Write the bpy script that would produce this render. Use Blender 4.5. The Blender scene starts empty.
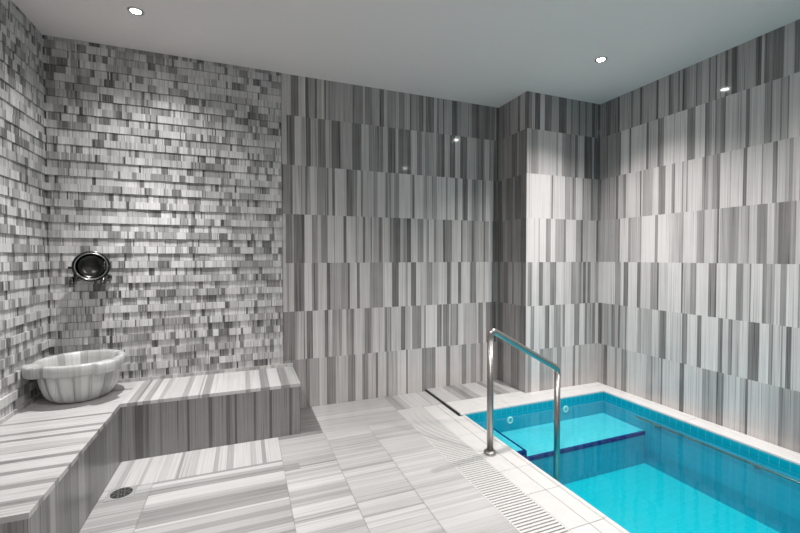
import bpy, math, random
from math import sin, cos, pi, radians

# ------------------------------------------------------------------ helpers
scene = bpy.context.scene
COL = scene.collection
RND = random.Random(7)


class MB:
    """collects quads / boxes / tubes and links them as ONE mesh object"""
    def __init__(self):
        self.v, self.f, self.uv, self.tone, self.mi, self.sm = [], [], [], [], [], []

    def face(self, pts, uvs=None, tone=.8, mat=0, smooth=False):
        n = len(self.v)
        self.v += [tuple(p) for p in pts]
        self.f.append(tuple(range(n, n + len(pts))))
        self.uv += list(uvs) if uvs else [(p[0] + p[1], p[2]) for p in pts]
        self.tone.append(tone); self.mi.append(mat); self.sm.append(smooth)

    def box(self, x0, x1, y0, y1, z0, z1, tone=.8, mat=0, skip='', stripe=None, off=0.):
        """axis box with metric uv; stripe='x'/'y' = world axis ACROSS the stripes"""
        P = lambda x, y, z: (x, y, z)
        fs = {'-x': [(x0, y1, z0), (x0, y0, z0), (x0, y0, z1), (x0, y1, z1)],
              '+x': [(x1, y0, z0), (x1, y1, z0), (x1, y1, z1), (x1, y0, z1)],
              '-y': [(x0, y0, z0), (x1, y0, z0), (x1, y0, z1), (x0, y0, z1)],
              '+y': [(x1, y1, z0), (x0, y1, z0), (x0, y1, z1), (x1, y1, z1)],
              '-z': [(x0, y1, z0), (x1, y1, z0), (x1, y0, z0), (x0, y0, z0)],
              '+z': [(x0, y0, z1), (x1, y0, z1), (x1, y1, z1), (x0, y1, z1)]}
        for k, p in fs.items():
            if k in skip.split(','):
                continue
            if k[1] == 'x': uv = [(a[1] + off, a[2]) for a in p]
            elif k[1] == 'y': uv = [(a[0] + off, a[2]) for a in p]
            elif stripe == 'y': uv = [(a[1] + off, a[0]) for a in p]
            else: uv = [(a[0] + off, a[1]) for a in p]
            self.face(p, uv, tone, mat)

    def grid(self, rings, closed=True, cap0=False, cap1=False, mat=0, tone=.8, uvf=None):
        """rings: list of equally long point lists, shared vertices, smooth shaded"""
        n0 = len(self.v); m = len(rings[0])
        for r in rings: self.v += [tuple(p) for p in r]
        def put(ids):
            self.f.append(tuple(ids))
            for i in ids:
                p = self.v[i]
                self.uv.append(uvf(p) if uvf else (p[0] + p[1], p[2]))
            c = self.v[ids[0]]
            self.tone.append(tone(c) if callable(tone) else tone); self.mi.append(mat); self.sm.append(True)
        for i in range(len(rings) - 1):
            for j in range(m if closed else m - 1):
                k = (j + 1) % m
                put((n0 + i * m + j, n0 + i * m + k, n0 + (i + 1) * m + k, n0 + (i + 1) * m + j))
        if cap0: put([n0 + j for j in range(m)][::-1])
        if cap1: put([n0 + (len(rings) - 1) * m + j for j in range(m)])

    def tube(self, path, r, n=20, mat=0, caps=True):
        """round bar swept along a list of points (r may be a list)"""
        from mathutils import Vector
        P = [Vector(p) for p in path]; rings = []
        up = None
        for i, p in enumerate(P):
            if i == 0: t = (P[1] - p).normalized()
            elif i == len(P) - 1: t = (p - P[i - 1]).normalized()
            else: t = ((P[i + 1] - p).normalized() + (p - P[i - 1]).normalized()).normalized()
            if up is None:
                a = Vector((0, 0, 1)) if abs(t.z) < .9 else Vector((1, 0, 0))
                up = (a - t * a.dot(t)).normalized()
            else:
                up = (up - t * up.dot(t)).normalized()
            s = t.cross(up)
            rr = r[i] if isinstance(r, (list, tuple)) else r
            rings.append([p + (up * cos(2 * pi * k / n) + s * sin(2 * pi * k / n)) * rr for k in range(n)])
        self.grid(rings, True, caps, caps, mat)

    def lathe(self, prof, center, axis='z', n=48, mat=0, caps=(False, False)):
        """prof: (radius, height) list turned about axis through center"""
        rings = []
        for r, h in prof:
            ring = []
            for k in range(n):
                a = 2 * pi * k / n
                if axis == 'z': d = (r * cos(a), r * sin(a), h)
                elif axis == '-y': d = (r * cos(a), -h, r * sin(a))
                else: d = (h, r * cos(a), r * sin(a))
                ring.append((center[0] + d[0], center[1] + d[1], center[2] + d[2]))
            rings.append(ring)
        self.grid(rings, True, caps[0], caps[1], mat)

    def build(self, name, mats, parent=None):
        me = bpy.data.meshes.new(name)
        me.from_pydata(self.v, [], self.f)
        for m in (mats if isinstance(mats, (list, tuple)) else [mats]): me.materials.append(m)
        me.polygons.foreach_set('material_index', self.mi)
        me.polygons.foreach_set('use_smooth', self.sm)
        u = me.uv_layers.new(name='UVMap')
        u.data.foreach_set('uv', [c for p in self.uv for c in p])
        a = me.attributes.new('tone', 'FLOAT', 'FACE')
        a.data.foreach_set('value', self.tone)
        me.update()
        o = bpy.data.objects.new(name, me); COL.objects.link(o)
        if parent:
            o.parent = parent
            o.matrix_parent_inverse.identity()
            x = y = z = 0.; p = parent
            while p: x += p.location.x; y += p.location.y; z += p.location.z; p = p.parent
            o.location = (-x, -y, -z)
        return o


def thing(name, label, cat, loc=(0, 0, 0), group=None):
    o = bpy.data.objects.new(name, None); COL.objects.link(o)
    o.location = loc; o.empty_display_size = .1
    return tag(o, label, cat, group)


def tag(o, label, cat, group=None):
    o['label'] = label; o['category'] = cat
    if group: o['group'] = group
    return o


def struct(mb, name, mats, label=None):
    o = mb.build(name, mats); o['kind'] = 'structure'
    if label: o['label'] = label
    return o


def copy_thing(root, loc, label):
    r = root.copy(); COL.objects.link(r); r.location = loc; r['label'] = label
    for ch in list(root.children):
        c = ch.copy(); COL.objects.link(c); c.parent = r
        for g in ch.children:
            d = g.copy(); COL.objects.link(d); d.parent = c
    return r


# ---------------------------------------------------------------- materials
class NT:
    def __init__(self, name):
        self.m = bpy.data.materials.new(name); self.m.use_nodes = True
        self.t = self.m.node_tree; self.t.nodes.clear()
        self.out = self.n('ShaderNodeOutputMaterial')

    def n(self, typ, **kw):
        x = self.t.nodes.new(typ)
        for k, v in kw.items(): setattr(x, k, v)
        return x

    def l(self, a, b): self.t.links.new(a, b)

    def math(self, op, a, b=None, c=None):
        x = self.n('ShaderNodeMath', operation=op)
        for i, s in enumerate((a, b, c)):
            if s is None: continue
            if isinstance(s, (int, float)): x.inputs[i].default_value = s
            else: self.l(s, x.inputs[i])
        return x.outputs[0]

    def bsdf(self, **kw):
        b = self.n('ShaderNodeBsdfPrincipled')
        for k, v in kw.items():
            k = k.replace('_', ' ')
            if hasattr(v, 'links'): self.l(v, b.inputs[k])
            else: b.inputs[k].default_value = v
        self.l(b.outputs[0], self.out.inputs[0])
        return b


def simple(name, col, rough=.5, metal=0., **kw):
    t = NT(name); t.bsdf(Base_Color=(*col, 1), Roughness=rough, Metallic=metal, **kw); return t.m


def marble(name, rough=.22, fine=.16, spec=.5, dark=(.115, .115, .112), light=(.66, .66, .655)):
    """grey-striped marble: every polished strip has its own tone, the uv x axis runs across the bands"""
    t = NT(name)
    at = t.n('ShaderNodeAttribute', attribute_name='tone')
    uv = t.n('ShaderNodeUVMap', uv_map='UVMap')
    def nz(sx, sy, detail):
        mp = t.n('ShaderNodeMapping'); mp.inputs['Scale'].default_value = (sx, sy, 1)
        t.l(uv.outputs[0], mp.inputs[0])
        x = t.n('ShaderNodeTexNoise'); x.inputs['Scale'].default_value = 1; x.inputs['Detail'].default_value = detail
        t.l(mp.outputs[0], x.inputs['Vector']); return x.outputs['Fac']
    a = t.math('SUBTRACT', nz(62, 1.1, 2), .5)
    b = t.math('SUBTRACT', nz(210, 1.6, 2), .5)
    c = t.math('SUBTRACT', nz(9, 6, 3), .5)
    s = t.math('MULTIPLY_ADD', a, fine * 2.6, at.outputs['Fac'])
    s = t.math('MULTIPLY_ADD', b, fine * 3.0, s)
    s = t.math('MULTIPLY_ADD', c, fine * .8, s)
    d = t.n('ShaderNodeMapRange'); d.inputs['From Min'].default_value = .60; d.inputs['From Max'].default_value = .68   # thin dark veins
    t.l(nz(118, .7, 1), d.inputs['Value'])
    s = t.math('MULTIPLY_ADD', d.outputs[0], -fine * 1.9, s)
    r = t.n('ShaderNodeValToRGB')
    e = r.color_ramp.elements
    e[0].position = 0.; e[0].color = (*dark, 1)
    e[1].position = 1.; e[1].color = (*light, 1)
    m = r.color_ramp.elements.new(.5); m.color = tuple([(d + g) * .5 * .92 for d, g in zip(dark, light)] + [1])
    t.l(s, r.inputs[0])
    t.bsdf(Base_Color=r.outputs[0], Roughness=rough, Specular_IOR_Level=spec)
    return t.m


def pool_tile(name, ca, cb, grout, size=.053):
    t = NT(name)
    uv = t.n('ShaderNodeUVMap', uv_map='UVMap')
    br = t.n('ShaderNodeTexBrick'); br.offset = 0.; br.squash = 1.
    t.l(uv.outputs[0], br.inputs['Vector'])
    br.inputs['Scale'].default_value = 1.
    br.inputs['Brick Width'].default_value = size; br.inputs['Row Height'].default_value = size
    br.inputs['Mortar Size'].default_value = .0011; br.inputs['Mortar Smooth'].default_value = .3
    br.inputs['Color1'].default_value = (*ca, 1); br.inputs['Color2'].default_value = (*cb, 1)
    br.inputs['Mortar'].default_value = (*grout, 1); br.inputs['Bias'].default_value = 0.
    t.bsdf(Base_Color=br.outputs['Color'], Roughness=.18)
    return t.m


def water_mat():
    t = NT('pool_water_surface')
    lw = t.n('ShaderNodeLayerWeight'); lw.inputs['Blend'].default_value = .5
    f = t.math('POWER', lw.outputs['Facing'], 5.)          # Schlick
    f = t.math('MULTIPLY_ADD', f, .65, .02)
    tr = t.n('ShaderNodeBsdfTransparent'); tr.inputs[0].default_value = (.70, .975, .99, 1)
    gl = t.n('ShaderNodeBsdfGlossy'); gl.inputs['Roughness'].default_value = .03
    tc = t.n('ShaderNodeTexCoord'); nz = t.n('ShaderNodeTexNoise')
    nz.inputs['Scale'].default_value = 7; nz.inputs['Detail'].default_value = 2
    t.l(tc.outputs['Object'], nz.inputs['Vector'])
    bp = t.n('ShaderNodeBump'); bp.inputs['Strength'].default_value = .05; bp.inputs['Distance'].default_value = .03
    t.l(nz.outputs['Fac'], bp.inputs['Height']); t.l(bp.outputs[0], gl.inputs['Normal'])
    mx = t.n('ShaderNodeMixShader'); t.l(f, mx.inputs[0]); t.l(tr.outputs[0], mx.inputs[1]); t.l(gl.outputs[0], mx.inputs[2])
    t.l(mx.outputs[0], t.out.inputs[0])
    return t.m


def emission(name, col, s):
    t = NT(name); e = t.n('ShaderNodeEmission'); e.inputs[0].default_value = (*col, 1); e.inputs[1].default_value = s
    t.l(e.outputs[0], t.out.inputs[0]); return t.m


def plaster(name, c):
    t = NT(name)
    tc = t.n('ShaderNodeTexCoord'); nz = t.n('ShaderNodeTexNoise'); nz.inputs['Scale'].default_value = 90
    t.l(tc.outputs['Object'], nz.inputs['Vector'])
    bp = t.n('ShaderNodeBump'); bp.inputs['Strength'].default_value = .05; bp.inputs['Distance'].default_value = .002
    t.l(nz.outputs['Fac'], bp.inputs['Height'])
    t.bsdf(Base_Color=(*c, 1), Roughness=.75, Normal=bp.outputs[0])
    return t.m


def stone(name, c):
    t = NT(name)
    tc = t.n('ShaderNodeTexCoord'); nz = t.n('ShaderNodeTexNoise'); nz.inputs['Scale'].default_value = 14; nz.inputs['Detail'].default_value = 5
    t.l(tc.outputs['Object'], nz.inputs['Vector'])
    r = t.n('ShaderNodeValToRGB'); e = r.color_ramp.elements
    e[0].position = .3; e[0].color = (c[0] * .93, c[1] * .93, c[2] * .93, 1); e[1].position = .7; e[1].color = (*c, 1)
    t.l(nz.outputs['Fac'], r.inputs[0])
    t.bsdf(Base_Color=r.outputs[0], Roughness=.35)
    return t.m


M_WALL = marble('striped_marble_polished', .07, .15, .4, (.094, .089, .087), (.75, .722, .712))
M_BENCH = marble('striped_marble_bench', .3, .11, .5, (.095, .093, .09), (.70, .69, .685))
M_FLOOR = marble('striped_marble_floor', .27, .11, dark=(.125, .122, .119), light=(.66, .654, .65))
M_MOSAIC = marble('striped_marble_split', .45, .19, dark=(.06, .059, .058), light=(.66, .654, .65))
M_BASIN = marble('carved_marble', .3, .08, dark=(.14, .14, .137), light=(.72, .72, .71))
M_CEIL = plaster('painted_ceiling', (.82, .77, .76))
M_STONE = stone('white_coping_stone', (.70, .695, .685))
M_JOINT = simple('joint_mortar', (.25, .25, .245), .8)
M_DARK = simple('dark_channel_and_shade', (.03, .03, .03), .7)
M_WHITE = simple('white_grate_plastic', (.70, .70, .69), .4)
M_STEEL = simple('polished_steel', (.42, .40, .385), .32, 1.)
M_UWSTEEL = simple('submerged_steel', (.32, .36, .35), .25, 1.)
M_CHROME = simple('dark_chrome', (.13, .13, .13), .15, 1.)
M_BOWL = simple('tarnished_bowl_metal', (.045, .045, .045), .2, 1.)
M_BOWLRIM = simple('pale_rim_metal', (.30, .30, .295), .3, 1.)  # rim ring paler than the bowl metal
M_BLACK = simple('black_knob', (.015, .015, .015), .3)
M_TILE = pool_tile('turquoise_pool_tile', (.0, .36, .515), (.0, .385, .545), (.02, .45, .59))
M_BAND = pool_tile('turquoise_waterline_tile', (.0, .34, .48), (.0, .365, .51), (.15, .52, .62))
M_PFLOOR = pool_tile('pool_floor_tile', (.0, .49, .585), (.0, .515, .61), (.03, .58, .66))
M_SHELF = pool_tile('pale_turquoise_tile', (.10, .58, .67), (.11, .61, .69), (.2, .69, .75))
M_BLUE = simple('cobalt_nosing_tile', (.0, .012, .17), .2)
M_WATER = water_mat()
M_LENS = emission('lit_lamp_lens', (1, .98, .95), 60.)
M_RING = simple('lamp_trim_metal', (.55, .55, .54), .3, 1.)
M_INLET = simple('white_inlet_plastic', (.65, .85, .82), .35)

T = lambda k: (.02, .10, .2, .31, .43, .55, .67, .79, .9, 1.)[k]


def segs(s, start):
    out = []; a = start
    for tok in s.split():
        e, t = tok.split(':'); b = int(e) / 1000.
        out.append((a, b, T(int(t)))); a = b
    return out


def rand_segs(a, b, rnd):
    """made-up strips for stretches the photograph does not show"""
    out = []; x = a; d = 1 if b > a else -1
    while (b - x) * d > 1e-4:
        w = rnd.choice((.015, .03, .05, .08, .1)); y = x + d * w
        if (b - y) * d < .012: y = b
        out.append((x, y, T(rnd.choice((1, 2, 3, 4, 5, 6, 7, 7, 8, 8))))); x = y
    return out


# ---- stone bands: end position (mm) and tone 0-9 of every strip, course by course; the top course's tones also hold its dimmer light
BACK = [
    '369:6 428:2 458:6 483:7 511:1 562:4 577:1 618:5 639:7 655:2 668:5 738:4 802:5 815:4 881:5 894:2 974:3 990:6 1056:3 1125:5 1166:2 1195:6 1223:4 1285:4 1306:6 1364:3 1416:6 1430:1 1505:4 1550:2 1573:6 1657:2 1688:6 1712:3 1751:5 1763:1 1846:5 1903:1 1960:4 2059:5 2109:2 2143:1 2212:3 2263:2 2281:4 2324:3 2342:5 2369:1',
    '331:6 349:3 396:2 450:7 486:5 525:1 585:5 647:2 679:6 700:5 775:2 801:4 879:5 959:2 1027:6 1068:4 1096:5 1154:3 1201:6 1222:2 1277:2 1302:6 1349:2 1386:3 1423:2 1482:7 1535:3 1565:6 1596:4 1650:5 1681:6 1736:3 1767:1 1823:6 1879:2 1936:7 2010:2 2111:6 2136:4 2196:3 2213:5 2265:7 2274:2 2309:6 2353:3 2369:1',
    '358:3 375:2 441:6 478:5 496:2 520:5 572:7 613:4 658:4 670:2 702:6 724:2 825:7 878:2 904:4 918:3 951:7 972:3 1067:6 1102:4 1179:7 1200:3 1222:5 1226:4 1262:6 1298:4 1308:3 1415:8 1438:6 1460:2 1550:8 1589:5 1635:7 1689:5 1784:8 1800:4 1880:8 1900:2 1913:5 1962:8 2020:2 2062:8 2138:4 2163:6 2181:7 2198:2 2224:5 2311:8 2346:2 2369:3',
    '319:6 372:2 382:5 445:2 469:1 530:7 577:4 605:6 662:3 715:7 722:4 797:7 823:2 903:7 916:4 970:6 987:2 1041:6 1052:3 1066:7 1119:5 1136:2 1150:3 1207:7 1221:5 1233:2 1254:4 1319:2 1349:6 1385:4 1425:1 1490:7 1550:4 1581:7 1604:4 1658:7 1682:3 1737:6 1753:7 1777:1 1849:3 1947:7 1963:2 2000:6 2013:7 2063:5 2097:2 2148:5 2199:6 2217:2 2260:5 2304:8 2369:2',
    '322:6 346:4 382:6 466:2 528:8 578:3 653:7 679:1 776:5 835:4 851:1 915:7 939:2 1031:7 1156:4 1220:8 1239:8 1304:2 1370:8 1393:5 1425:8 1475:2 1520:8 1581:7 1643:4 1659:7 1706:6 1793:8 1833:2 1842:4 1915:8 1951:2 2048:8 2115:3 2201:8 2219:6 2297:8 2333:3 2369:4',
    '391:2 409:4 458:6 467:2 482:6 532:2 632:7 664:2 696:7 741:4 780:5 820:7 866:4 886:2 981:7 1043:3 1057:5 1169:7 1194:3 1219:6 1231:3 1326:7 1363:2 1415:6 1437:8 1490:4 1528:3 1558:7 1574:4 1691:9 1738:3 1754:7 1818:3 1834:7 1899:5 1916:2 1974:8 2024:6 2117:6 2143:8 2194:3 2229:8 2299:3 2344:1 2369:4',
    '346:3 400:3 473:4 504:2 586:5 611:7 649:6 675:2 726:3 832:6 898:3 959:7 1014:3 1084:6 1105:2 1183:7 1204:3 1219:6 1219:2 1296:6 1377:8 1392:2 1535:7 1582:3 1636:4 1675:3 1787:8 1832:3 1958:7 2008:3 2059:6 2118:4 2170:6 2196:3 2284:7 2369:5',
]
PILL = [
    '3273:3 3205:4 3189:2 3069:5 3040:2 2972:6 2943:2',
    '3161:4 3082:2 3062:5 2963:3 2943:2',
    '3306:2 3245:5 3135:2 3114:5 3024:2 2943:3',
    '3286:2 3225:4 3135:3 3024:4 2943:2',
    '3336:2 3276:4 3201:2 3145:5 3120:2 3014:5 2943:3',
    '3356:2 3286:2 3165:4 3024:4 2943:2',
    '3353:3 3273:2 3153:5 3033:3 2943:5',
]
PILF = [
    '2390:1 2423:3 2456:6 2515:1 2566:7 2644:2 2731:5 2820:1 2874:5 2892:2 2966:4 2984:1 3049:4 3068:2 3135:4 3173:1 3211:3 3239:1',
    '2418:6 2493:4 2699:7 2726:5 2770:8 2824:4 2887:3 2924:5 2961:2 3045:6 3139:1 3168:5 3239:1',
    '2421:9 2429:7 2634:9 2651:7 2668:3 2739:8 2810:9 2874:5 2892:7 2942:4 3022:8 3040:3 3129:5 3154:2 3222:4 3239:2',
    '2458:9 2463:6 2508:9 2517:4 2589:9 2646:4 2699:9 2800:5 2824:3 2946:8 3008:4 3032:1 3093:5 3204:6 3228:1 3239:4',
    '2386:8 2436:4 2512:8 2558:2 2641:7 2712:3 2792:8 2892:7 2938:4 2985:5 3022:3 3041:5 3073:1 3098:5 3136:2 3194:6 3239:4',
    '2422:8 2464:4 2584:8 2636:3 2689:8 2769:4 2796:7 2823:3 2934:8 2999:3 3065:8 3094:3 3161:5 3200:3 3239:8',
    '2392:6 2434:4 2527:8 2570:4 2684:5 2729:7 2782:4 2920:7 2953:3 2994:7 3022:4 3239:6',
]
RIGHT = [
    '2872:4 2822:2 2741:3 2725:1 2702:6 2610:5 2592:2 2523:5 2507:1 2490:4 2375:5 2355:1 2267:6 2254:1 2230:4 2194:5 2180:2 2159:5 2130:2 2113:4 2058:5 2049:2 2015:4 1968:6 1957:2 1922:5 1912:1 1892:6 1859:5 1842:1 1816:4 1782:1 1673:5 1642:1 1626:6 1600:2 1578:3 1525:2 1518:5 1469:6 1443:2',
    '2943:1 2859:4 2851:2 2760:4 2709:3 2623:8 2605:2 2518:8 2457:7 2437:2 2357:6 2344:2 2305:4 2225:8 2213:6 2119:8 2058:3 1988:8 1975:2 1941:4 1921:7 1906:4 1886:5 1853:3 1763:7 1747:6 1726:7 1702:2 1620:7 1587:4 1579:2 1536:6 1527:3 1497:5 1491:2 1437:7',
    '2923:3 2755:5 2731:2 2676:6 2650:3 2555:8 2541:6 2512:7 2500:2 2486:7 2397:5 2344:8 2287:3 2237:8 2219:5 2209:2 2153:8 2142:4 2119:7 2107:4 2003:8 1961:4 1930:6 1900:4 1880:3 1816:8 1811:5 1736:8 1714:2 1629:8 1621:4 1569:7 1551:3 1544:2 1505:7 1484:6 1463:4 1430:7',
    '2766:5 2722:4 2710:2 2624:8 2594:4 2507:6 2495:4 2371:9 2345:4 2250:9 2213:7 2165:6 2136:5 2035:8 2013:5 1981:4 1914:7 1894:5 1882:1 1874:7 1819:5 1759:4 1725:6 1693:5 1649:7 1619:3 1592:3 1555:7 1533:4 1470:2 1443:4 1423:7',
    '2757:8 2696:4 2665:8 2619:2 2530:8 2501:2 2496:2 2406:7 2346:4 2333:1 2250:7 2147:8 2133:2 2078:6 2034:4 1948:8 1902:3 1892:1 1867:8 1830:8 1817:5 1765:8 1723:3 1686:7 1677:3 1612:8 1589:3 1545:5 1516:8 1484:4 1426:8 1416:4',
    '2899:1 2788:5 2755:3 2715:5 2699:1 2644:5 2629:3 2524:8 2495:5 2488:3 2448:6 2387:5 2333:7 2320:6 2265:2 2213:8 2135:7 2095:3 2022:8 1990:3 1876:8 1861:3 1846:2 1810:7 1784:3 1737:6 1688:8 1625:2 1571:8 1556:4 1549:3 1506:7 1498:3 1481:7 1453:2 1409:7',
    '2876:5 2833:2 2750:6 2726:3 2678:6 2623:3 2490:7 2438:7 2390:5 2377:3 2304:6 2288:3 2149:7 2114:1 1980:7 1922:4 1881:5 1854:3 1833:3 1731:7 1719:5 1698:6 1683:1 1587:7 1513:6 1499:3 1478:4 1436:5 1402:4',
]
BTOP = '-743:8 -676:8 -636:4 -622:2 -594:8 -553:4 -511:8 -482:5 -381:7 -345:4 -285:8 -275:4 -263:8 -217:3 2:8 34:4 100:8 158:2 234:8 294:2 391:6'
BFRONT = '-712:4 -638:4 -594:1 -581:3 -562:2 -503:4 -493:2 -350:4 -337:0 -226:4 -204:1 -118:4 -96:1 -67:3 -52:0 53:4 68:1 153:4 172:0 288:4 304:0 361:4'
BLEFT = '2907:8 2744:8 2719:3 2588:8 2554:3 2500:8 2468:2 2398:8 2331:6 2322:4 2251:8 2234:3 2214:2 2131:8 2096:3 2005:8 1967:3 1873:8 1832:3 1819:6 1744:8'
FA = '2552:5 2525:3 2487:7 2456:4 2435:2 2411:3 2325:7 2298:5 2271:4 2207:2 2192:3 2170:2 2135:3 2121:7 2067:5 2024:3 1973:5'
FB = '2575:6 2525:5 2432:4 2417:1 2374:6 2345:4 2296:5 2275:7 2252:5 2177:7 2119:4 2092:5 2063:3 2031:4 1950:7 1941:4 1935:2 1922:5 1909:2 1898:4 1824:7 1803:5'
FC = '2538:6 2521:5 2474:4 2442:6 2429:3 2407:5 2362:6 2304:5 2276:2 2248:6 2208:7 2170:5 2121:6 2074:6 2028:5 1964:5 1952:1 1924:7 1904:6 1856:5 1835:5 1826:1 1794:7 1777:5 1743:7 1708:6'
FD = '2387:6 2355:4 2324:6 2279:7 2236:6 2194:7 2128:6 2078:7 2042:6 2008:6 1985:5 1952:4 1941:6 1910:6 1875:7 1850:4 1821:6 1802:7 1766:5 1749:7 1715:6 1690:7 1674:5 1617:7'
FSTRIP = '-669:6 -662:5 -635:4 -560:7 -539:5 -462:7 -419:6 -375:7 -358:3 -301:6 -271:5 -180:7 -156:4 -109:7 -70:4 28:7 61:5 94:7 120:3 214:7 266:6'

# lamp beams: (watts, cone in degrees, blend); a reflector lamp throws a tight beam and a weak wide spill
P_MOS = [(128, 74, 1.), (26, 130, .7)]
P_POOL = [(70, 74, 1.), (70, 116, .85)]
P_MID = [(90, 150, .8)]  # this and the next three power fill lamps added out of view
P_LEFT = [(34, 150, .8)]
P_NEAR = [(95, 140, .8)]
P_FRONT = [(70, 150, .8)]
EXPO = 0.74

# ------------------------------------------------------------ room constants
XL, XM, XC, XR = -1.235, .294, 2.369, 3.239
YB, YP, YN = 3.373, 2.943, -1.4
ZC = 2.733
ROWZ = [2.733, 2.406, 2.006, 1.606, 1.206, .806, .406, 0.]
PX0, PX1, PY0, PY1 = 1.625, 3.085, -.6, 2.735      # pool opening
PFL = -.46                                         # pool floor
ZPL = .02                                          # raised ledge around the far and right pool edges
ZBN = .36                                          # bench top
BX, BY, BE, BN = -.713, 2.88, .362, 1.76           # bench: wing fronts and ends


def strips(mb, P, rows, make_segs):
    """one course of wall stone per row: P(u, z) -> point"""
    for r in range(7):
        z1, z0 = rows[r], rows[r + 1]
        off = RND.uniform(0, 50)
        for a, b, t in make_segs(r):
            mb.face([P(a, z0), P(b, z0), P(b, z1), P(a, z1)],
                    [(a + off, z0), (b + off, z0), (b + off, z1), (a + off, z1)], t)


# ------------------------------------------------------------------- walls
def mosaic(mb, P, u0, u1, seed, mat=0):
    """split-face courses, every second one standing out; P(u, depth, z)"""
    r = random.Random(seed)
    h = .0527; n = int(math.ceil((ZC - .385) / h))
    for i in range(n):
        z0 = .385 + i * h; z1 = min(z0 + h, ZC)
        if z1 - z0 < .004: continue
        out = i % 2 == 1
        u = u0 - r.uniform(0, .05)
        while u < u1:
            w = r.choice((.035, .05, .065, .085, .11, .15))
            a, b = max(u, u0), min(u + w, u1); u += w
            if b - a < .004: continue
            d = (.0125 if out else .003) + r.uniform(-.0015, .002)
            g = .0011
            base = r.choice((.6, .7, .76, .8, .84, .86, .88, .9, .45, .78, .86))
            cuts = [a + g]
            while cuts[-1] < b - g:
                cuts.append(min(cuts[-1] + r.choice((.007, .012, .018, .028, .04, .06)), b - g))
            off = r.uniform(0, 60)
            hl = .0014 if out else 0.
            for j in range(len(cuts) - 1):
                c, e = cuts[j], cuts[j + 1]
                if e - c < .0008: continue
                t = base + r.uniform(-.1, .08)
                if r.random() < .27: t = r.choice((.05, .15, .3, .42, .5)) if e - c < .024 else r.choice((.2, .34, .46))
                q = lambda x, dd, z: P(x, dd, z)
                zz0, zz1 = z0 + hl, z1 - hl
                mb.face([q(c, d, zz0), q(e, d, zz0), q(e, d, zz1), q(c, d, zz1)],
                        [(c + off, zz0), (e + off, zz0), (e + off, zz1), (c + off, zz1)], t, mat)
                mb.face([q(c, d, zz1), q(e, d, zz1), q(e, 0, zz1), q(c, 0, zz1)], None, t, mat)
                mb.face([q(c, 0, zz0), q(e, 0, zz0), q(e, d, zz0), q(c, d, zz0)], None, t, mat)
            for x, fl in ((a + g, 0), (b - g, 1)):
                pts = [P(x, 0, z0 + hl), P(x, d, z0 + hl), P(x, d, z1 - hl), P(x, 0, z1 - hl)]
                mb.face(pts if not fl else pts[::-1], None, base, mat)


mb = MB()
strips(mb, lambda u, z: (u, YB, z), ROWZ, lambda r: segs(BACK[r], XM))
mosaic(mb, lambda u, d, z: (u, YB - d, z), XL + .013, XM - .004, 11, 1)
mb.box(XL - .1, XC, YB, YB + .1, -.1, ZC, .25, skip='-y')
mb.face([(XL, YB, 0), (XM, YB, 0), (XM, YB, ZC), (XL, YB, ZC)], None, .12)
struct(mb, 'wall_back', [M_WALL, M_MOSAIC], 'back wall, split stone mosaic at left and banded marble courses at right')

mb = MB()
mosaic(mb, lambda u, d, z: (XL + d, YB - u, z), 0., 2.2, 23)
mb.box(XL - .1, XL, YN - .1, YB, -.1, ZC, .3)
struct(mb, 'wall_left', M_MOSAIC, 'left wall clad in split stone mosaic')

mb = MB()                                             # the boxed-out corner by the pool
strips(mb, lambda u, z: (XC, u, z), ROWZ, lambda r: segs(PILL[r], YB))
strips(mb, lambda u, z: (u, YP, z), ROWZ, lambda r: segs(PILF[r], XC))
mb.box(XC, XR, YP, YB + .1, -.1, ZC, .4, skip='-y,-x')
struct(mb, 'wall_corner', M_WALL, 'boxed-out corner pier of banded marble beside the pool')

mb = MB()
rr = random.Random(5)
def right_row(r):
    s = segs(RIGHT[r], YP)
    return s + rand_segs(s[-1][1], YN, rr)
strips(mb, lambda u, z: (XR, u, z), ROWZ, right_row)
mb.box(XR, XR + .1, YN - .1, YB + .1, -.1, ZC, .4, skip='-x')
struct(mb, 'wall_right', M_WALL, 'right wall of banded marble courses above the pool ledge')

mb = MB()
strips(mb, lambda u, z: (u, YN, z), ROWZ, lambda r: rand_segs(XR, XL, rr))
mb.box(XL - .1, XR + .1, YN - .1, YN, -.1, ZC, .4, skip='+y')
struct(mb, 'wall_front', M_WALL)

mb = MB()
mb.box(XL - .1, XR + .1, YN - .1, YB + .1, ZC, ZC + .1)
struct(mb, 'ceiling', M_CEIL)

# ------------------------------------------------------------------- floor
mb = MB()
G = .0012
def ftile(x0, x1, y0, y1, ss=None, across='y', tone=6, rnd=RND):
    """floor slab between joints; ss = strips along the given axis"""
    x0 += G; x1 -= G; y0 += G; y1 -= G
    off = RND.uniform(0, 50)
    if ss is None: ss = [((y1 if across == 'y' else x0), (y0 if across == 'y' else x1), T(tone))]
    for a, b, t in ss:
        if across == 'y':
            a, b = min(a, y1), max(b, y0)
            if a <= b: continue
            mb.face([(x0, b, 0), (x1, b, 0), (x1, a, 0), (x0, a, 0)], [(b + off, x0), (b + off, x1), (a + off, x1), (a + off, x0)], t)
        else:
            a, b = max(a, x0), min(b, x1)
            if b <= a: continue
            mb.face([(a, y0, 0), (b, y0, 0), (b, y1, 0), (a, y1, 0)], [(a + off, y0), (b + off, y0), (b + off, y1), (a + off, y1)], t)

def soft(a, b, rnd, tones=(5, 6, 6, 7, 7)):
    out = []; x = a; d = 1 if b > a else -1
    while (b - x) * d > 1e-4:
        y = x + d * rnd.choice((.03, .05, .08))
        if (b - y) * d < .01: y = b
        out.append((x, y, T(rnd.choice(tones)))); x = y
    return out

def fl(s, k):
    return [(a, b2, 1 - (1 - t) * k) for a, b2, t in s]

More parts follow.
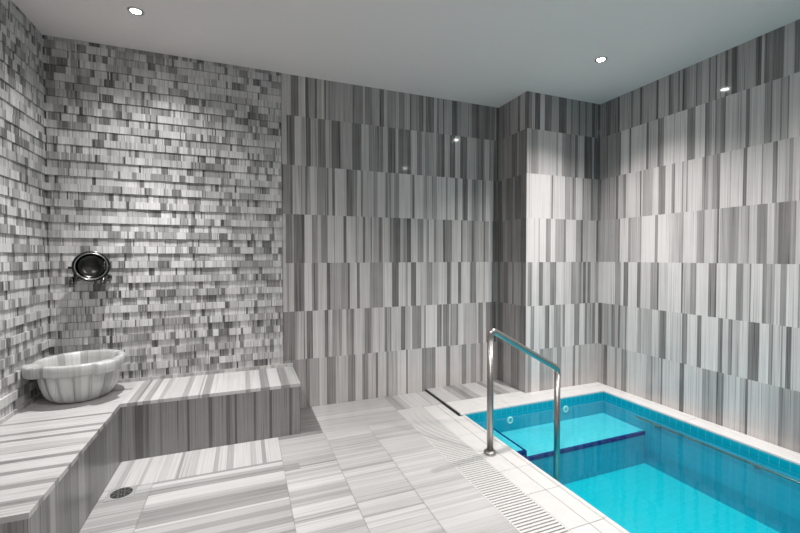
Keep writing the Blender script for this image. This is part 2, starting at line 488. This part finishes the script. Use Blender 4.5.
def tail(s, end, rnd=rr, tones=(3, 4, 5, 6, 6, 7, 7)):
    return s + soft(s[-1][1], end, rnd, tones)

FX = [BX, -.48, .21, .523, .845, 1.158]
ftile(BX, .21, 2.545, BY, fl(segs(FSTRIP, BX), .8) + [(.266, .4, T(7))], 'x')
ftile(FX[0], FX[1], YN, 2.545, soft(2.545, YN, rr, (4, 5, 5, 6)), 'y')
ftile(FX[1], FX[2], YN, 2.545, tail([(2.6, 2.552, T(6))] + fl(segs(FA, 2.552), .85), YN), 'y')
ftile(FX[2], FX[3], 2.47, 2.83, [(2.84, 2.575, T(6))] + fl(segs(FB, 2.575), 0.72), 'y')
ftile(FX[2], .30, 2.40, 2.47, None, 'y', 4)
ftile(.30, FX[3], 2.40, 2.47, fl(segs(FB, 2.575), 0.72), 'y')
ftile(FX[2], FX[3], YN, 2.40, tail(fl(segs(FB, 2.575), 0.72), YN), 'y')
ftile(FX[3], FX[4], YN, 2.83, [(2.9, 2.7, T(7)), (2.7, 2.538, T(6))] + tail(fl(segs(FC, 2.538), 0.6), YN, rr, (5, 6, 7, 7)), 'y')
ftile(FX[4], FX[5], YN, 2.83, soft(2.84, 2.387, rr, (6, 7)) + tail(fl(segs(FD, 2.387), 0.5), YN, rr, (5, 6, 7, 7)), 'y')
ftile(FX[2], .515, 2.83, YB, None, 'y', 3)
ftile(.515, FX[5], 2.83, YB, soft(YB, 2.83, rr, (6, 6, 7)), 'y')
ftile(FX[5], 1.575, 3.03, YB, soft(FX[5], 1.575, rr, (5, 6, 7, 8)), 'x')
# slab under everything, as far as the pool and its channel
mb.box(XL, 1.158, YN, YB, -.1, -.003, .5, 1)
mb.box(1.158, 1.575, 3.03, YB, -.1, -.003, .5, 1)
mb.box(1.158, 1.378, YN, 3.03, -.1, -.06, .1, 2)          # channel bottom
mb.box(1.378, PX0, YN, 3.03, -.1, -.016, .5, 1)
mb.box(PX0, XR, YN, PY0, -.1, -.003, .5, 1)
ftile(1.158, XR, YN, PY0 - .1, soft(YN, PY0, rr)[::1] and None, 'y', 6)
# raised marble platform at the foot of the corner pier
px = [1.585, 1.66, 1.74, 1.80, 1.87, 1.95, 2.02, 2.11, 2.17, 2.25, 2.369]
pt = [6, 7, 7, 5, 3, 5, 7, 7, 3, 5, 7]
mb.box(1.578, XC, 3.0, YB, -.1, ZPL - .001, .7)
a = 1.578
for b, t in zip(px, pt):
    mb.face([(a, 3.0, ZPL), (b, 3.0, ZPL), (b, YB, ZPL), (a, YB, ZPL)], [(a, 0), (b, 0), (b, 1), (a, 1)], T(t)); a = b
mb.box(1.570, 1.578, 2.76, YB, -.1, ZPL - .003, .15, 2)  # black strip coloured in as the shadow gap along the platform riser
floor = struct(mb, 'floor', [M_FLOOR, M_JOINT, M_DARK], 'grey banded marble floor slabs in front of the bench and the pool')

# --------------------------------------------------------- pool edge stones
mb = MB()
def slab(x0, x1, y0, y1, z0, z1, c=.003):
    """coping stone with eased top edges"""
    g = .0018
    x0 += g; x1 -= g; y0 += g; y1 -= g
    lo = [(x0, y0), (x1, y0), (x1, y1), (x0, y1)]
    up = [(x0 + c, y0 + c), (x1 - c, y0 + c), (x1 - c, y1 - c), (x0 + c, y1 - c)]
    for i in range(4):
        j = (i + 1) % 4
        mb.face([(*lo[i], z0), (*lo[j], z0), (*lo[j], z1 - c), (*lo[i], z1 - c)])
        mb.face([(*lo[i], z1 - c), (*lo[j], z1 - c), (*up[j], z1), (*up[i], z1)])
    mb.face([(*p, z1) for p in up])
    mb.face([(*p, z0) for p in lo[::-1]])

JY = [3.03, 2.745, 2.435, 2.19, 1.94, 1.697, 1.405, 1.16, .9, .65, .4, .15, -.1, -.35, -.6]
for a, b in zip(JY[1:], JY[:-1]):
    slab(1.380, 1.504, a, b, -.06, 0., .0015)
    if a < 2.74: slab(1.504, 1.590, a, b, -.016, 0., .0015)
    else: slab(1.504, 1.570, a, b, -.016, 0., .0015)
# rounded lip hanging over the water
for a, b in zip(JY[2:], JY[1:-1]):
    b = min(b, 2.735)
    rings = []
    for y in (a + .0015, b - .0015):
        pr = [(1.590, -.004), (1.596, .0035), (1.606, .005), (1.618, .003), (1.627, -.003), (1.631, -.012), (1.631, -.03), (1.590, -.03)]
        rings.append([(x, y, z) for x, z in pr])
    for k in range(8):
        j = (k + 1) % 8
        mb.face([rings[0][k], rings[0][j], rings[1][j], rings[1][k]])
    mb.face(rings[0]); mb.face(rings[1][::-1])
struct(mb, 'trim_1', M_STONE, 'white coping stones with a rounded lip along the left pool edge')

mb = MB()
for a, b in zip((2.735, 2.0, 1.2, .4, -.2), (2.0, 1.2, .4, -.2, -.6)):
    slab(PX1 - .002, 3.185, b, a, .006, ZPL, .003)
    slab(3.187, XR, b, a, .006, ZPL, .002)
slab(3.187, XR, 2.735, YP, .006, ZPL, .002)
for a, b in zip((1.580, 2.05, 2.62), (2.05, 2.62, 3.185)):
    slab(a, b, 2.733, 2.86, .006, ZPL, .003)
slab(1.580, XC, 2.862, 3.0, .006, ZPL, .002)
slab(XC, 3.185, 2.862, YP, .006, ZPL, .002)
struct(mb, 'trim_2', M_STONE, 'white ledge stones along the far and right pool edges')

# -------------------------------------------------------------- pool shell
mb = MB()
w = .1
mb.box(PX0, PX1, PY0, PY1, PFL - w, PFL, mat=1)                                   # floor
mb.box(PX0 - .03, PX0, PY0 - w, PY1 + w, PFL - w, -.016)
ZB = -.053
for z0, z1, m in ((PFL - w, ZB, 0), (ZB, .006, 2)):
    mb.box(PX1, XR, PY0 - w, PY1 + w, z0, z1, mat=m)
    mb.box(1.59, PX1, PY1, YP, z0, z1, mat=m)
    mb.box(PX0, PX1, PY0 - w, PY0, z0, z1 - (.006 if m else 0), mat=m)
struct(mb, 'pool_shell', [M_TILE, M_PFLOOR, M_BAND], 'turquoise tiled plunge pool sunk in the floor')

t = thing('pool_bench', 'submerged pale turquoise tiled bench across the far end of the pool', 'pool bench', (2.35, 2.5, PFL))
ZS = -.19
mb = MB(); mb.box(PX0, PX1, 2.325, PY1, PFL, ZS, skip='-y'); mb.box(PX0, PX1, 2.323, 2.325, PFL, ZS - .03, mat=1)
mb.build('seat', [M_SHELF, M_TILE], t)
mb = MB()
x = PX0
while x < PX1 - .01:
    b = min(x + .243, PX1); mb.box(x + .001, b - .001, 2.316, 2.333, ZS - .028, ZS + .0004); x = b
o = mb.build('nosing', M_BLUE, t); o['label'] = 'cobalt blue edge tiles'

t = thing('pool_step', 'submerged tiled step with cobalt blue edges in the left corner of the pool', 'step', (1.75, 2.5, ZS))
ZT = -.145
mb = MB(); mb.box(PX0, 1.885, 2.335, PY1, ZS + .0006, ZT); mb.build('tread', M_SHELF, t)
mb = MB()
mb.box(1.873, 1.889, 2.33, PY1 - .002, ZT - .03, ZT + .002)
mb.box(PX0, 1.889, 2.326, 2.345, ZT - .03, ZT + .002)
mb.box(1.878, 1.8885, 2.3255, 2.337, ZS + .0006, ZT)
o = mb.build('nosing', M_BLUE, t); o['label'] = 'cobalt blue edge tiles'

mb = MB()
NX, NY = 8, 16
ZW = -.034
for i in range(NX):
    for j in range(NY):
        xa, xb = [PX0 + .001 + (PX1 - PX0 - .002) * k / NX for k in (i, i + 1)]
        ya, yb = [PY0 + .001 + (PY1 - PY0 - .002) * k / NY for k in (j, j + 1)]
        mb.face([(xa, ya, ZW), (xb, ya, ZW), (xb, yb, ZW), (xa, yb, ZW)])
o = mb.build('pool_water', M_WATER); tag(o, 'clear still turquoise water filling the plunge pool', 'water'); o['kind'] = 'stuff'

# inlets in the far pool wall
def inlet(cx, cz, label):
    t = thing('pool_inlet', label, 'pool fitting', (cx, PY1, cz), 'round water inlets in the far pool wall')
    mb = MB(); mb.lathe([(.030, 0), (.030, .004), (.026, .008), (.018, .008), (.015, .003)], (cx, PY1, cz), '-y', 32); mb.build('ring', M_INLET, t)
    mb = MB(); mb.lathe([(.0155, .003), (.0155, .004), (.006, .005)], (cx, PY1, cz), '-y', 32, caps=(False, True)); o = mb.build('nozzle', M_SHELF, t)
    return t
inlet(2.047, -.101, 'round white water inlet in the far pool wall, left of the two')
inlet(2.638, -.091, 'round white water inlet in the far pool wall, right one nearer the corner')

# grab bar on the right pool wall
t = thing('underwater_grab_bar', 'dark steel grab bar fixed along the right pool wall under the water', 'grab bar', (3.085, 1., -.09))
mb = MB(); mb.tube([(3.03, 2.36, -.078), (3.03, 2.35, -.078), (3.03, -.4, -.078), (3.03, -.41, -.078)], [.005, .009, .009, .005], 16); mb.build('bar', M_UWSTEEL, t)
for y in (2.19, 1.53, .87, .21):
    mb = MB(); mb.tube([(3.03, y, -.085), (3.036, y, -.098), (3.06, y, -.102), (3.084, y, -.102)], .008, 12)
    mb.lathe([(.015, 0), (.015, -.004), (.009, -.008)], (PX1 - .0005, y, -.102), 'x', 20)
    mb.build('bracket', M_UWSTEEL, t)

# -------------------------------------------------------------- drain grate
t = thing('overflow_grate', 'long white slatted overflow grate beside the pool coping', 'grate', (1.268, 1.2, -.05))
mb = MB()
mb.box(1.1585, 1.1645, -.6, 3.029, -.058, 0.); mb.box(1.3735, 1.3795, -.6, 3.029, -.058, 0.)
mb.box(1.1645, 1.3735, 3.020, 3.029, -.058, 0.); mb.box(1.1645, 1.3735, -.6, -.591, -.058, 0.)
mb.build('frame', M_WHITE, t)
mb = MB()
y = 3.016
while y > -.585:
    mb.box(1.1650, 1.3730, y - .0118, y, -.022, -.0005); y -= .0205
mb.box(1.19, 1.20, -.59, 3.018, -.052, -.040); mb.box(1.264, 1.274, -.59, 3.018, -.052, -.040); mb.box(1.34, 1.35, -.59, 3.018, -.052, -.040)
mb.build('slats', M_WHITE, t)

# -------------------------------------------------------------- floor drain
t = thing('floor_drain', 'small square steel floor drain beside the bench corner', 'drain', (-.617, 2.49, 0))
mb = MB(); mb.box(-.682, -.552, 2.432, 2.548, -.002, .003); mb.build('plate', simple('worn_drain_steel', (.55, .55, .54), .45, .6), t)
mb = MB(); mb.lathe([(.050, .003), (.050, .0045), (.046, .005), (.0, .005)], (-.617, 2.49, 0), 'z', 40); o = mb.build('grate', M_DARK, t); o['label'] = 'dark round grate'
mb = MB()
for k in range(8):
    a = 2 * pi * k / 8 + .2
    for rr0, rr1, da in ((.012, .028, 0), (.030, .046, .39)):
        c, s = cos(a + da), sin(a + da); wv = .0028
        mb.face([(-.617 + rr0 * c - wv * s, 2.49 + rr0 * s + wv * c, .0062), (-.617 + rr0 * c + wv * s, 2.49 + rr0 * s - wv * c, .0062),
                 (-.617 + rr1 * c + wv * s, 2.49 + rr1 * s - wv * c, .0062), (-.617 + rr1 * c - wv * s, 2.49 + rr1 * s + wv * c, .0062)])
mb.build('grate_bars', simple('drain_bar_steel', (.3, .3, .3), .4, .8), o)

# -------------------------------------------------------------------- bench
t = thing('marble_bench', 'low L-shaped built-in bench of banded marble along the mosaic walls', 'bench', (-.9, 2.9, 0))
TH = .022; OV = .003
XW, YW = XL + .0168, YB - .0168                        # bench stops at the face of the stone cladding
mb = MB()
def top_strip_x(ss, y0, y1):
    for a, b, tn in ss:
        mb.face([(a, y0, ZBN), (b, y0, ZBN), (b, y1, ZBN), (a, y1, ZBN)], [(a, y0), (b, y0), (b, y1), (a, y1)], tn)
        mb.face([(a, y0, ZBN - TH), (b, y0, ZBN - TH), (b, y0, ZBN), (a, y0, ZBN)], [(a, 0), (b, 0), (b, .02), (a, .02)], tn)
ss = [x for x in segs(BTOP, -.743)[1:]]
ss[0] = (BX, ss[0][1], ss[0][2])
ss = [(p, q, .16 + .66 * t0) for p, q, t0 in ss]
ss[-1] = (ss[-1][0], BE + OV, ss[-1][2])
top_strip_x(ss, BY - OV, YW)
mb.face([(BE + OV, BY - OV, ZBN - TH), (BE + OV, YW, ZBN - TH), (BE + OV, YW, ZBN), (BE + OV, BY - OV, ZBN)], None, .6)
mb.box(BX, BE + OV - .001, BY - OV + .001, YW, ZBN - TH, ZBN - .002, .5)
mb.build('back_seat_slab', M_BENCH, t)
mb = MB()
ss = [(YW, 3.2, T(7)), (3.2, 3.16, T(4)), (3.16, 2.907, T(8))] + segs(BLEFT, 2.907)
ss = [(p, q, .1 + .68 * t0) for p, q, t0 in ss]
for a, b, tn in ss:
    b = max(b, BN)
    if a <= b: continue
    mb.face([(XW, b, ZBN), (BX + OV, b, ZBN), (BX + OV, a, ZBN), (XW, a, ZBN)], [(b + 9, 0), (b + 9, 1), (a + 9, 1), (a + 9, 0)], tn) if b < BY - OV and a <= BY - OV else \
        mb.face([(XW, b, ZBN), (BX, b, ZBN), (BX, a, ZBN), (XW, a, ZBN)], [(b + 9, 0), (b + 9, 1), (a + 9, 1), (a + 9, 0)], tn)
    if a <= BY + .03:
        aa = min(a, BY - OV)
        mb.face([(BX + OV, b, ZBN - TH), (BX + OV, aa, ZBN - TH), (BX + OV, aa, ZBN), (BX + OV, b, ZBN)], [(b, 0), (aa, 0), (aa, .02), (b, .02)], tn)
mb.face([(XW, BN, ZBN - TH), (BX + OV, BN, ZBN - TH), (BX + OV, BN, ZBN), (XW, BN, ZBN)], [(0, 0), (.01, .5), (.01, .5), (0, 0)], .55)
mb.box(XW, BX - .001, BN + .001, YW, ZBN - TH, ZBN - .002, .5)
mb.build('left_seat_slab', M_BENCH, t)
mb = MB()
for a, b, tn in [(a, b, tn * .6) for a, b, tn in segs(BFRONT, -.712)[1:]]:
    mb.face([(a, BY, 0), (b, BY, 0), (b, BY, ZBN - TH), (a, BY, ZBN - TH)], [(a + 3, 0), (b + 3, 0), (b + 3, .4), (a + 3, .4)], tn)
y = BY
for a, b, tn in rand_segs(BY, YW, random.Random(3)):
    mb.face([(BE, a, 0), (BE, b, 0), (BE, b, ZBN - TH), (BE, a, ZBN - TH)], [(a, 0), (b, 0), (b, .4), (a, .4)], tn)
mb.box(BX, BE - .001, BY + .001, YW, 0, ZBN - TH, .5)
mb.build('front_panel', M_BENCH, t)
mb = MB()
r2 = random.Random(9)
y = BN
while y < BY - 1e-4:
    b = min(y + r2.choice((.02, .035, .05, .08, .11)), BY)
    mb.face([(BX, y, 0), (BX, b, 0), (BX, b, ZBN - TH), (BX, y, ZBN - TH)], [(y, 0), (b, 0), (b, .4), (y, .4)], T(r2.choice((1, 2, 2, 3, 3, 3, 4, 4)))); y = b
for a, b, tn in rand_segs(XW, BX, r2):
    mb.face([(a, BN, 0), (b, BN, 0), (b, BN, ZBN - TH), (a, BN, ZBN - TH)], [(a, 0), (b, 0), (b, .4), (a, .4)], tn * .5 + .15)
mb.box(XW, BX - .001, BN + .001, BY, 0, ZBN - TH, .5)
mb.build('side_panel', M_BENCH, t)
mb = MB()
for a, b, tn in soft(XL + .017, BE + .003, r2, (4, 5, 6, 7)):
    mb.box(a, b, YB - .017, YB, ZBN - .005, ZBN + .024, tn)
for a, b, tn in soft(BN, YB - .017, r2, (4, 5, 6, 7)):
    mb.box(XL, XL + .017, a, b, ZBN - .005, ZBN + .024, tn)
struct(mb, 'trim_3', M_BENCH, 'narrow marble upstand where the bench meets the mosaic walls')

# -------------------------------------------------------------------- basin
BC = (-.98, 3.12, ZBN)
LUGS = [radians(-144), radians(-40)]
def basin():
    n = 240
    prof = [(0.0, .0, 0), (.10, .0, 0), (.132, .002, .3), (.152, .012, .7), (.175, .035, 1), (.194, .07, 1), (.206, .11, 1), (.213, .145, .9), (.217, .17, .5),
            (.219, .180, 0), (.232, .183, 0), (.236, .190, 0), (.237, .215, 0), (.236, .236, 0), (.233, .243, 0), (.228, .247, 0), (.212, .247, 0), (.205, .244, 0),
            (.198, .236, 0), (.192, .20, 0), (.182, .14, 0), (.155, .085, 0), (.11, .055, 0), (.05, .045, 0), (0., .044, 0)]
    rings = []
    for i, (r, z, s) in enumerate(prof):
        ring = []
        for k in range(n):
            a = 2 * pi * k / n
            rad = r
            if s: rad = r * (1 - .12 * s * (1 - abs(cos(7.5 * a)) ** .55))
            if 10 <= i <= 15:
                for la in LUGS:
                    d = (a - la + pi) % (2 * pi) - pi
                    u = abs(d) / radians(18)
                    if u < 1: rad += .043 * (1 - u ** 6) ** .5 * (1, 1, 1, 1, 1, .95)[i - 10]
            ring.append((BC[0] + rad * cos(a), BC[1] + rad * sin(a), BC[2] + z * 1.025))
        rings.append(ring)
    r3 = random.Random(4)
    bands = [(x * .03 - .4, r3.choice((.34, .48, .56, .62, .66, .7, .72, .58))) for x in range(30)]
    def tone(c):
        k = int(((math.atan2(c[1] - BC[1], c[0] - BC[0]) + .02) % (2 * pi)) / (2 * pi) * 30)
        return bands[max(0, min(29, k))][1]
    mb = MB()
    mb.grid(rings, True, False, False, tone=tone, uvf=lambda p: (p[0] + .35 * p[1], p[2]))
    o = mb.build('stone_basin', M_BASIN)
    return tag(o, 'carved grey marble hammam basin with fluted sides and lugs on the bench corner', 'basin')
basin()

# --------------------------------------------------------- taps and the bowl
def tap(cx, cz, hz, label, black):
    t = thing('wall_tap', label, 'tap', (cx, YB, cz), 'wall taps above the basin')
    y0 = YB - .018
    mb = MB(); mb.lathe([(.026, 0), (.026, .004), (.020, .010), (.012, .012)], (cx, y0, cz), '-y', 28); mb.build('flange', M_CHROME, t)
    mb = MB()
    mb.tube([(cx, y0, cz), (cx, y0 - .06, cz), (cx, y0 - .085, cz - .004), (cx, y0 - .10, cz - .016), (cx, y0 - .104, cz - .034), (cx, y0 - .104, cz - .056)],
            [.0145, .0145, .0145, .015, .0155, .0165], 18)
    mb.build('spout', M_CHROME, t)
    mb = MB()
    mb.tube([(cx, y0 - .05, cz + .004), (cx, y0 - .055, hz - .012)], .007, 14)
    mb.lathe([(.012, -.004), (.014, .0), (.014, .006), (.009, .012), (.0, .013)], (cx, y0 - .055, hz - .012), 'z', 20)
    mb.build('valve', M_CHROME, t)
    mb = MB()
    for dx, dz in ((1, 0), (0, 1)):
        p = [(cx - .03 * dx, y0 - .062, hz - .03 * dz), (cx + .03 * dx, y0 - .062, hz + .03 * dz)]
        mb.tube([p[0], (cx, y0 - .062, hz), p[1]], [.009, .0065, .009], 12)
    mb.lathe([(.010, -.006), (.010, .006), (.006, .010)], (cx, y0 - .062, hz), '-y', 18, caps=(True, True))
    mb.build('handle', M_BLACK if black else M_CHROME, t)
tap(-1.062, 1.115, 1.185, 'wall tap with dark handle at the left side of the round metal bowl', True)
tap(-.890, 1.115, 1.195, 'wall tap with cross handle at the right side of the round metal bowl', False)

t = thing('metal_bowl', 'round dark metal bowl propped upright behind the wall taps over the basin', 'bowl', (-.970, 3.316, 1.186))
ctr = (-.970, 3.316, 1.186); t.rotation_euler = (radians(-9), 0, radians(14))
mb = MB()
outer = [(0., 0.), (.05, .001), (.078, .006), (.094, .016), (.102, .032), (.104, .05)]
inner = [(.092, .052), (.088, .042), (.080, .022), (.066, .012), (.04, .007), (0., .006)]
mb.lathe(outer, ctr, '-y', 64); mb.lathe([(.104, .05), (.101, .055), (.095, .055), (.092, .052)], ctr, '-y', 64); mb.lathe(inner, ctr, '-y', 64)
mb.build('bowl_body', M_BOWL, t)
mb = MB(); mb.lathe([(.0925, .052), (.090, .0555), (.086, .0555), (.084, .050), (.087, .044), (.0895, .046)], ctr, '-y', 64); o = mb.build('rim', M_BOWLRIM, t); o['label'] = 'pale metal rim'

# ----------------------------------------------------------------- handrail
t = thing('pool_handrail', 'tubular polished steel handrail sloping from the coping into the pool', 'handrail', (1.451, 2.142, 0))
R = .0205
A = (1.451, 2.142); B = (2.050, 2.205)
H1, H2 = .796, .470
def corner(p, a, b, rad, n=8):
    """rounded corner at p between the directions to a and b"""
    from mathutils import Vector
    p, a, b = Vector(p), Vector(a), Vector(b)
    u = (a - p).normalized(); v = (b - p).normalized()
    out = []
    for k in range(n + 1):
        s = k / n
        q0 = p + u * rad; q1 = p + v * rad
        out.append(tuple(q0 * (1 - s) ** 2 + p * 2 * s * (1 - s) + q1 * s ** 2))
    return out
p0, p1, p2, p3 = (*A, 0.), (*A, H1), (*B, H2), (*B, PFL)
mb = MB(); mb.tube([p0, (*A, .3), (*A, H1 - .055)], R, 24); mb.build('post', M_STEEL, t)
mb = MB(); mb.tube([(*B, H2 - .03), (*B, 0.), p3], R, 24); mb.build('post', M_STEEL, t)
mb = MB(); c1 = corner(p1, p0, p2, .05); c2 = corner(p2, p1, p3, .028)
mb.tube([(*A, H1 - .055)] + c1 + c2 + [(*B, H2 - .03)], R, 24); mb.build('rail', M_STEEL, t)
for (c, z) in ((A, H1 - .062), (B, H2 - .036)):
    mb = MB(); mb.lathe([(R, 0), (R + .0022, .001), (R + .0022, .005), (R, .006)], (*c, z), 'z', 28)
    mb.build('collar', M_STEEL, t)
mb = MB(); mb.lathe([(.040, 0), (.041, .010), (.038, .018), (.030, .024), (R, .028)], (*A, 0), 'z', 36); mb.build('base_flange', M_STEEL, t)
mb = MB(); mb.lathe([(.040, 0), (.041, .010), (.038, .018), (.030, .024), (R, .028)], (*B, PFL), 'z', 36); mb.build('base_flange', M_STEEL, t)

# --------------------------------------------------------------- downlights
LAMPS = [(-.59, 2.846, 'small round lit ceiling downlight above the stone mosaic wall'),
         (2.508, 2.277, 'small round lit ceiling downlight above the far end of the pool'),
         (.42, .95, 'added unseen fill downlight over the middle of the floor'),  # from here down: fill lamps added outside the view to brighten the room
         (-.59, .45, 'added unseen fill downlight over the near left of the floor'),
         (2.508, .55, 'added unseen fill downlight over the near end of the pool'),
         (.3, -.75, 'added unseen fill downlight nearest the front wall')]
POW = [P_MOS, P_POOL, P_MID, P_LEFT, P_NEAR, P_FRONT]
t = thing('downlight', LAMPS[0][2], 'ceiling light', (LAMPS[0][0], LAMPS[0][1], ZC), 'recessed ceiling downlights')
lx, ly = LAMPS[0][:2]
mb = MB(); mb.lathe([(.044, 0), (.044, -.003), (.040, -.005), (.032, -.006), (.028, -.003), (.027, 0)], (lx, ly, ZC), 'z', 40); mb.build('trim_ring', M_RING, t)
mb = MB(); mb.lathe([(.0275, -.0025), (.018, -.004), (.0, -.0045)], (lx, ly, ZC), 'z', 32); o = mb.build('lens', M_LENS, t); o['label'] = 'bright lit lens'
lights = [t] + [copy_thing(t, (x, y, ZC), lab) for x, y, lab in LAMPS[1:]]
TINT = [(1, .99, .975), (1, .945, .92), (1, .97, .95), (1, .975, .95), (1, .935, .905), (1, .975, .95)]
for x, y, pw, tint in [(l[0], l[1], p, c) for l, ps, c in zip(LAMPS, POW, TINT) for p in ps]:
    ld = bpy.data.lights.new('lamp_beam', 'SPOT'); ld.energy = pw[0]; ld.spot_size = radians(pw[1]); ld.spot_blend = pw[2]
    ld.shadow_soft_size = .03; ld.color = tint
    lo = bpy.data.objects.new('lamp_beam', ld); COL.objects.link(lo); lo.location = (x, y, ZC - .012)

# ------------------------------------------------------------ world, camera
w = bpy.data.worlds.new('World'); scene.world = w; w.use_nodes = True
w.node_tree.nodes['Background'].inputs[0].default_value = (.5, .5, .5, 1)
w.node_tree.nodes['Background'].inputs[1].default_value = .05

cam = bpy.data.cameras.new('Camera'); cam.sensor_width = 36; cam.lens = 18.0; cam.clip_start = .02
co = bpy.data.objects.new('Camera', cam); COL.objects.link(co)
co.location = (0, 0, 1.253); co.rotation_euler = (pi / 2 - .0233, 0.0011, -.37218)
scene.camera = co
vs = scene.view_settings
vs.view_transform = 'Standard'; vs.look = 'None'; vs.gamma = 1; vs.use_curve_mapping = False
vs.exposure = EXPO
